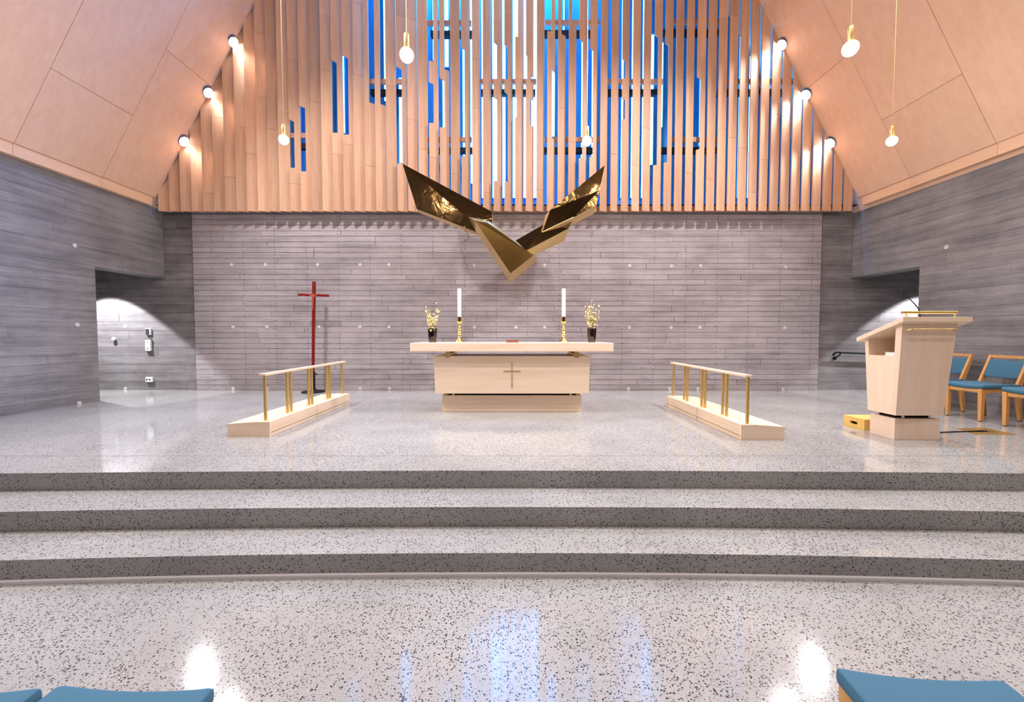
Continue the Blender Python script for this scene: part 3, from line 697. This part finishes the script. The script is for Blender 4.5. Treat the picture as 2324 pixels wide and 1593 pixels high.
e = B + [Z(783, 652, 7.34), Z(1000, 690, 7.55), Z(1448, 1090, 7.34), Z(1197, 1300, 7.28), Z(862, 800, 7.32)]
MB().add(e, [(0, 4, 5, 1), (1, 5, 6, 2), (2, 6, 7, 3), (3, 7, 8, 0), (0, 8, 4), (4, 8, 7, 6, 5)]).build('centre_shard_edge', 'brass_edge', sc_)
C = [Z(1250, 885, 7.20), Z(1535, 722, 7.14), Z(1815, 668, 7.14), Z(1765, 768, 7.20), Z(1352, 985, 7.22)]
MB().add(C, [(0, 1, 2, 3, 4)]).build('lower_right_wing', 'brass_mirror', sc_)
Cb = [Z(1262, 880, 7.5), Z(1540, 735, 7.5), Z(1800, 690, 7.5), Z(1725, 890, 7.42), Z(1428, 1026, 7.38)]
MB().add(C + Cb, [(i, (i + 1) % 5, 5 + (i + 1) % 5, 5 + i) for i in range(5)] + [(9, 8, 7, 6, 5)]).build('lower_right_wing_edge', 'brass_edge', sc_)
D = [Z(2120, 150, 6.96), Z(1585, 590, 6.98), Z(1508, 806, 7.06), Z(1815, 660, 7.06), Z(2040, 535, 7.04), Z(2068, 395, 7.01)]
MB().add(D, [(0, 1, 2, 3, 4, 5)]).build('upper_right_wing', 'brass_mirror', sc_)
Db = [Z(2118, 165, 7.2), Z(1540, 640, 7.3), Z(1500, 800, 7.10), Z(1805, 728, 7.26), Z(2014, 625, 7.26), Z(2060, 440, 7.2)]
MB().add(D + Db, [(i, (i + 1) % 6, 6 + (i + 1) % 6, 6 + i) for i in range(6)] + [(11, 10, 9, 8, 7, 6)]).build('upper_right_wing_edge', 'brass_edge', sc_)
MB().tube([D[2] + Vector((0, -.012, 0)), D[3] + Vector((0, -.012, 0))], .008, 6).build('bright_ledge', 'brass_pol', sc_)
for (x, y) in ((760, 780), (1250, 1000), (1500, 880)):
    q = Z(x, y, 7.5); MB().tube([(q.x, 7.30, q.z), (q.x, YB - .006, q.z)], .012, 8).build('wall_bracket', 'brass', sc_)

# ------------------------------------------------------------------ lectern
def lectern():
    t = thing('lectern', 'pale maple lectern with tapering body, sloping top and side shelf', 'lectern', (4.12, 4.35, 0))
    MB().hexa([(3.905, 4.24, 0), (4.350, 4.22, 0), (4.350, 4.53, 0), (3.905, 4.535, 0), (3.905, 4.24, .216), (4.352, 4.22, .216), (4.352, 4.53, .216), (3.905, 4.535, .216)]).build('plinth', 'maple_z', t, bevel=.003)
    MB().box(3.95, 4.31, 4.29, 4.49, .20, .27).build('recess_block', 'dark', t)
    for x, y in ((4.00, 4.255), (4.27, 4.255), (3.935, 4.46), (4.3, 4.46)): MB().lathe([(.013, .21), (.013, .26)], (x, y, 0), 12).build('stud', 'steel', t, True)
    zb = .256
    def pt(u, v, w):      # u 0..1 left-right, v 0..1 near-far, w 0..1 bottom-top of the tapering body
        x0, x1 = 3.876 + (3.842 - 3.876) * w, 4.356 + (4.388 - 4.356) * w
        y0, y1 = 4.200 + (4.125 - 4.200) * w, 4.535 + (4.56 - 4.535) * w
        ztop = 1.196 - (v * .155)
        return (x0 + (x1 - x0) * u, y0 + (y1 - y0) * v, zb + (ztop - zb) * w)
    def blk(u0, u1, v0, v1, w0, w1, nm, mat='maple_z'):
        return MB().hexa([pt(u0, v0, w0), pt(u1, v0, w0), pt(u1, v1, w0), pt(u0, v1, w0), pt(u0, v0, w1), pt(u1, v0, w1), pt(u1, v1, w1), pt(u0, v1, w1)]).build(nm, mat, t)
    wn = .665; zs = .855
    wz = lambda v, z: (z - zb) / (1.196 - v * .155 - zb)
    def blkz(u0, u1, v0, v1, z0, z1, nm, mat='maple_z'):
        return MB().hexa([pt(u, v, wz(v, z)) for z in (z0, z1) for u, v in ((u0, v0), (u1, v0), (u1, v1), (u0, v1))]).build(nm, mat, t)
    blk(0, 1, 0, .16, 0, 1, 'front_panel'); blk(0, 1, .90, 1, 0, 1, 'rear_panel'); blk(.94, 1, .16, .90, 0, 1, 'side_panel')
    blkz(0, .06, .16, .90, zb, zs, 'side_panel'); blkz(0.06, .94, .16, .90, zs - .022, zs, 'shelf', 'maple'); blk(.06, .94, .16, .90, 0, .02, 'bottom_panel')
    tp = lambda x, v, dz: (x, 4.075 + v * .545, 1.196 + .026 - v * .205 + dz)
    MB().hexa([tp(3.800, 0, -.022), tp(4.478, 0, -.022), tp(4.478, 1, -.022), tp(3.800, 1, -.022), tp(3.800, 0, .024), tp(4.478, 0, .024), tp(4.478, 1, .024), tp(3.800, 1, .024)]).build('desk_top', 'maple', t, bevel=.003)
    yf = lambda z: 4.2 - .075 * (z - zb) / (1.196 - zb)
    z = 1.125; y = yf(z)
    MB().tube([(3.885, y + .005, z - .012), (3.885, y - .028, z - .008), (3.893, y - .036, z), (4.345, y - .036, z), (4.353, y - .028, z - .008), (4.353, y + .005, z - .012)], .0055, 8).build('towel_bar', 'brass', t, True)
    nrm = Vector((0, .35, .937)); lx0, lx1 = 3.88, 4.40; b0 = Vector((0, 4.135, 1.222))
    r0, r1 = b0 + nrm * .075, None
    br = MB(); ring = rrect(.010, .014, .009)
    br.loft([[(x, r0.y + a, r0.z + b) for a, b in ring] for x in (lx0 - .015, lx0 - .012, lx1 + .012, lx1 + .015)])
    g = br.build('book_rest', 'brass', t, True)
    for x in (lx0 + .02, lx1 - .02): MB().tube([(x, b0.y, b0.z - .002), (x, r0.y, r0.z)], .006, 8).build('post', 'brass', g, True)
    return tp
tp = lectern()
# microphone standing in the desk top
mc = thing('microphone', 'black gooseneck microphone rising from the lectern top', 'microphone', (at(2092, 716, 4.28).x, 4.28, 1.165))
pts = [at(2093, 716, 4.28), at(2085, 701, 4.29), at(2076, 690, 4.30), at(2063, 677, 4.30), at(2057, 672.5, 4.29), at(2053, 670.5, 4.28)]
pts[0].z = 1.170
MB().tube(pts, [.006, .0055, .005, .004, .004, .004], 8).build('gooseneck', 'black', mc, True)
MB().tube([pts[-1], at(2049, 669, 4.27), at(2046, 667, 4.265)], [.007, .014, .009], 10).build('head', 'black', mc, True)
MB().lathe([(.018, -.006), (.018, .012), (.008, .018)], pts[0], 12).build('base', 'black', mc, True)
bk = thing('service_book', 'white book lying on the open side shelf of the lectern', 'book', (3.96, 4.25, .885))
zsh = .862
MB().box(3.885, 4.10, 4.21, 4.36, zsh - .006, zsh + .002).box(3.885, 4.10, 4.21, 4.36, zsh + .026, zsh + .030).build('cover', 'white', bk)
MB().box(3.890, 4.095, 4.215, 4.355, zsh + .002, zsh + .026).build('pages', 'paper', bk)
# step stool behind the lectern, with an oval hand hole
stl = thing('step_stool', 'low yellow wooden step box with oval hand hole, behind the lectern', 'stool', (4.2, 4.8, 0))
y0, y1, xs = 4.64, 4.935, 3.935
hole = [((y0 + y1) / 2 + .055 * cos(a) * (1.0) , .060 + .017 * sin(a)) for a in [2 * pi * k / 16 for k in range(16)]]
def hole_face(x):
    out = [(x, y0, 0), (x, y1, 0), (x, y1, .113), (x, y0, .113)]; return out
mb = MB(); 
for xx0, xx1 in ((xs, xs + .018),):
    n = 16; ang = [2 * pi * k / n for k in range(n)]
    def border(a):
        c, s = cos(a), sin(a); hy, hz = (y1 - y0) / 2, .0565; k = min(hy / abs(c) if abs(c) > 1e-6 else 9, hz / abs(s) if abs(s) > 1e-6 else 9)
        return ((y0 + y1) / 2 + c * k, .0565 + s * k)
    dirs = sorted(ang + [math.atan2(.0565, (y1 - y0) / 2) % (2 * pi), math.atan2(.0565, -(y1 - y0) / 2) % (2 * pi), math.atan2(-.0565, -(y1 - y0) / 2) % (2 * pi), math.atan2(-.0565, (y1 - y0) / 2) % (2 * pi)])
    m = len(dirs); H = [((y0 + y1) / 2 + max(-.036, min(.036, .2 * cos(a))) + .016 * cos(a), .062 + .016 * sin(a)) for a in dirs]; O = [border(a) for a in dirs]
    mb.loft([[(xx0, y, z) for y, z in O], [(xx1, y, z) for y, z in O], [(xx1, y, z) for y, z in H], [(xx0, y, z) for y, z in H], [(xx0, y, z) for y, z in O]], cap=False)
mb.build('side_board', 'yellow_wood', stl)
MB().box(xs + .018, 4.50, y0, y0 + .018, 0, .113).build('front_board', 'yellow_wood', stl)
MB().box(xs + .018, 4.50, y1 - .018, y1, 0, .113).build('rear_board', 'yellow_wood', stl)
MB().box(4.482, 4.50, y0 + .018, y1 - .018, 0, .113).build('side_board', 'yellow_wood', stl)
MB().box(xs + .0, 4.50, y0, y1, .1132, .124).build('tread', 'yellow_wood', stl)

# brass floor socket plate and the cable that runs into it
fp = thing('floor_socket', 'flat brass floor socket plate set in the floor right of the lectern', 'socket', (5.2, 4.64, 0))
P_ = [on(2168, 972.5), on(2235, 971), on(2309, 987), on(2215, 986.5)]
mid = sum(P_, Vector()) / 4
MB().prism([p + Vector((0, 0, -.004)) for p in P_], [p + Vector((0, 0, .003)) for p in P_]).build('plate', 'brass', fp)
q = [on(2195, 979.5), on(2226, 979), on(2258, 979.8), on(2226, 981.5)]
MB().prism([p + Vector((0, 0, .001)) for p in q], [p + Vector((0, 0, .0045)) for p in q]).build('cable_slot', 'dark', fp)
cpts = [Vector((4.352, 4.47, .012)), on(2165, 981.5) + Vector((0, 0, .008)), on(2195, 981) + Vector((0, 0, .010)), on(2228, 979.5) + Vector((0, 0, .010)), on(2240, 979.5) + Vector((0, 0, .006))]
tag(MB().tube(cpts, .0065, 8).build('cable', 'black', None, True), 'black cable running over the floor from lectern to brass plate', 'cable')

# ------------------------------------------------------------------ chairs
def make_chair(label, group):
    t = thing('upholstered_chair', label, 'chair', (0, 0, 0), group)
    # cushion: stations along x, saddle in the middle
    hw, y0, y1 = .232, -.255, .215
    rings = []
    for x, sc in [(-hw, .55), (-hw + .004, .85), (-hw + .015, 1)] + [(-hw + .015 + (2 * hw - .03) * k / 8, 1) for k in range(1, 8)] + [(hw - .015, 1), (hw - .004, .85), (hw, .55)]:
        dip = -.016 * (1 - (x / hw) ** 2); cy = (y0 + y1) / 2; hy = (y1 - y0) / 2 - (1 - sc) * .02
        rings.append([(x, cy + a, .436 + dip + b * 1.0) for a, b in rrect(hy, .026 * (0.5 + sc / 2), .020 * (0.5 + sc / 2), 4)])
    MB().loft(rings).build('seat', 'blue', t, True)
    fr = MB()
    # side rails with a curved lower edge, front and rear rails
    for sx in (-1, 1):
        n = 8; up = [(y, .402 - .010 * 0) for y in [-.22 + .42 * k / n for k in range(n + 1)]]; lo = [(y, .345 + .018 * (1 - ((y + .01) / .21) ** 2)) for y, _ in reversed(up)]
        pf = up + lo
        fr.prism([(sx * .190, y, z) for y, z in pf], [(sx * .216, y, z) for y, z in pf])
    n = 8; up = [(x, .404 - .012 * (1 - (x / .2) ** 2)) for x in [-.19 + .38 * k / n for k in range(n + 1)]]; lo = [(x, .352 + .006 * (1 - (x / .2) ** 2)) for x, _ in reversed(up)]; pf = up + lo
    for yy in (-.240, .180): fr.prism([(x, yy, z) for x, z in pf], [(x, yy + .024, z) for x, z in pf])
    fr.build('seat_frame', 'oak', t)
    for sx in (-1, 1):
        r = lambda cx, cy, a, b, z: [(cx - a, cy - b, z), (cx + a, cy - b, z), (cx + a, cy + b, z), (cx - a, cy + b, z)]
        lg = MB().loft([r(sx * .195, -.228, .017, .018, .008), r(sx * .196, -.226, .022, .026, .30), r(sx * .196, -.222, .024, .034, .404)]).build('leg', 'oak', t, bevel=.004)
        MB().lathe([(.014, 0), (.014, .009)], (sx * .195, -.228, 0), 10).build('glide', 'black', lg)
        lg = MB().loft([r(sx * .195, .262, .016, .019, .008), r(sx * .196, .225, .019, .026, .25), r(sx * .198, .195, .020, .034, .404)]).build('leg', 'oak', t, bevel=.004)
        MB().lathe([(.014, 0), (.014, .009)], (sx * .195, .262, 0), 10).build('glide', 'black', lg)
    lean = lambda z: .200 + (z - .42) * .36
    bf = MB()
    for sx in (-1, 1):
        rr = lambda z, a, b: [(sx * .207 - a, lean(z) - b, z), (sx * .207 + a, lean(z) - b, z), (sx * .207 + a, lean(z) + b, z), (sx * .207 - a, lean(z) + b, z)]
        bf.loft([rr(.38, .015, .032), rr(.60, .015, .026), rr(.805, .015, .018)])
    st_ = [-.222, -.11, 0, .11, .222]
    bf.loft([[(x, lean(.79) - .012 + .03 * (1 - (x / .222) ** 2) * .6, .772), (x, lean(.79) + .014 + .03 * (1 - (x / .222) ** 2) * .6, .772), (x, lean(.79) + .018 + .03 * (1 - (x / .222) ** 2) * .6, .806), (x, lean(.79) - .010 + .03 * (1 - (x / .222) ** 2) * .6, .806)] for x in st_])
    bf.build('back_frame', 'oak', t)
    rings = []
    for x in [-.196, -.190, -.12, -.06, 0, .06, .12, .190, .196]:
        k = .6 if abs(x) > .193 else 1.0; bow = .020 * (1 - (x / .196) ** 2); zlo, zhi = .530 - .010 * (1 - (x / .196) ** 2), .755 - .016 * (1 - (x / .196) ** 2)
        zc, hz = (zlo + zhi) / 2, (zhi - zlo) / 2 - (1 - k) * .012
        rings.append([(x, lean(zc + b) + a + bow, zc + b) for a, b in rrect(.020 * k, hz, .014 * k, 3)])
    MB().loft(rings).build('backrest', 'blue', t, True)
    for sx in (-1, 1): MB().tube([(sx * .222, .02, .375), (sx * .232, .02, .375), (sx * .236, .02, .365), (sx * .236, -.06, .365), (sx * .232, -.06, .375), (sx * .222, -.06, .375)], .003, 6).build('coupling_clip', 'brass', t)
    return t
ch = make_chair('blue upholstered beech chair in full view against the right wall, middle of three', 'chairs along the right concrete wall')
ch.location = (6.02, 5.335, 0); ch.rotation_euler = (0, 0, -pi / 2)
c1 = dup(ch, (6.02, 5.985, 0), -pi / 2, 'blue upholstered beech chair by the right wall, half hidden behind the lectern')
c3 = dup(ch, (6.02, 4.685, 0), -pi / 2, 'blue upholstered beech chair by the right wall, cut by the right picture edge')
g = 'front row chairs in the nave'
for x, y, rz, lb in ((-1.11, .945, pi - .02, 'blue seat edge of a nave chair at the lower left, the larger of two'), (-1.605, .935, pi + .02, 'sliver of a blue seat in the bottom left corner of the picture'), (1.212, .992, pi - .105, 'blue seat corner of a nave chair at the lower right')):
    o = dup(ch, (x, y, ZN), rz, lb); o['group'] = g

# ------------------------------------------------------------------ wall devices in the left passage, handrail in the right one
YF = YB + 0.04 - .003
def face(px, py): return at(px, py, YF)
p = face(338.5, 753); kp = thing('keypad', 'small dark keypad with buttons, topmost device on the left passage wall', 'keypad', p)
MB().box(p.x - .050, p.x + .050, YF - .034, YF, p.z - .062, p.z + .062).build('case', 'white', kp, bevel=.006)
MB().box(p.x - .042, p.x + .030, YF - .037, YF - .033, p.z - .054, p.z + .056).build('front_plate', 'black', kp)
for i in range(3):
    for j in range(4): MB().box(p.x - .036 + .022 * i, p.x - .020 + .022 * i, YF - .040, YF - .036, p.z - .046 + .024 * j, p.z - .030 + .024 * j).build('button', 'grey', kp)
p = face(339, 783); ds = thing('door_switch', 'tall white push plate with printed mark, below the keypad', 'switch', p)
MB().box(p.x - .050, p.x + .050, YF - .040, YF, p.z - .118, p.z + .118).build('cover', 'white', ds, bevel=.004)
for s in (-1, 1): MB().box(p.x - .052, p.x + .054, YF - .042, YF, p.z + s * .118 - .008, p.z + s * .118 + .008).build('end_cap', 'grey', ds)
pr = MB()
for k, (a, b) in enumerate(((-.022, .018), (-.030, .028))): pr.box(p.x + a, p.x + b, YF - .0412, YF - .0395, p.z + .068 - .020 * k, p.z + .074 - .020 * k)
pr.tube([(p.x - .006, YF - .040, p.z - .040), (p.x - .004, YF - .040, p.z - .062), (p.x + .018, YF - .040, p.z - .082)], .006, 5)
pr.build('printed_mark', 'black', ds)
p = face(341, 861); so = thing('wall_socket', 'white double power socket low on the left passage wall', 'socket', p)
MB().box(p.x - .066, p.x + .066, YF - .035, YF, p.z - .047, p.z + .047).build('case', 'white', so, bevel=.004)
for s in (-1, 1):
    c = p + Vector((s * .028 - .006, -.030, 0)); w = MB().tube([(c.x, YF - .0365, c.z), (c.x, YF - .034, c.z)], .019, 14).build('socket_well', 'grey', so)
p = face(262, 769); kb = thing('door_stop', 'round white knob projecting from the left passage wall', 'knob', p)
MB().tube([(p.x, YF, p.z), (p.x, YF - .03, p.z)], .018, 12).build('stem', 'white', kb, True)
MB().tube([(p.x, YF - .028, p.z), (p.x, YF - .045, p.z), (p.x, YF - .055, p.z)], [.034, .036, .026], 16).build('cap', 'white', kb, True)
YH = YF - .085
h0, h1 = at(1900, 799.5, YH), at(1975, 802.5, YH); dr = (h1 - h0) / (h1.x - h0.x); h2 = h0 + dr * 2.6
hr = thing('wall_handrail', 'black metal handrail on the wall left of the lectern', 'handrail', h0)
MB().tube([h2, h0, h0 + Vector((-.035, 0, -.006)), h0 + Vector((-.062, 0, -.030)), h0 + Vector((-.078, 0, -.062))], .0185, 12).build('rail', 'black', hr, True)
for q in (h0 + dr * .06, h0 + dr * 1.5):
    br = MB().tube([q, q + Vector((0, .005, -.045)), q + Vector((-.020, .05, -.085)), q + Vector((-.045, .080, -.115))], .012, 8)
    br.tube([q + Vector((-.047, .086, -.115)), q + Vector((-.047, .068, -.115))], .034, 16).build('bracket', 'black', hr, True)
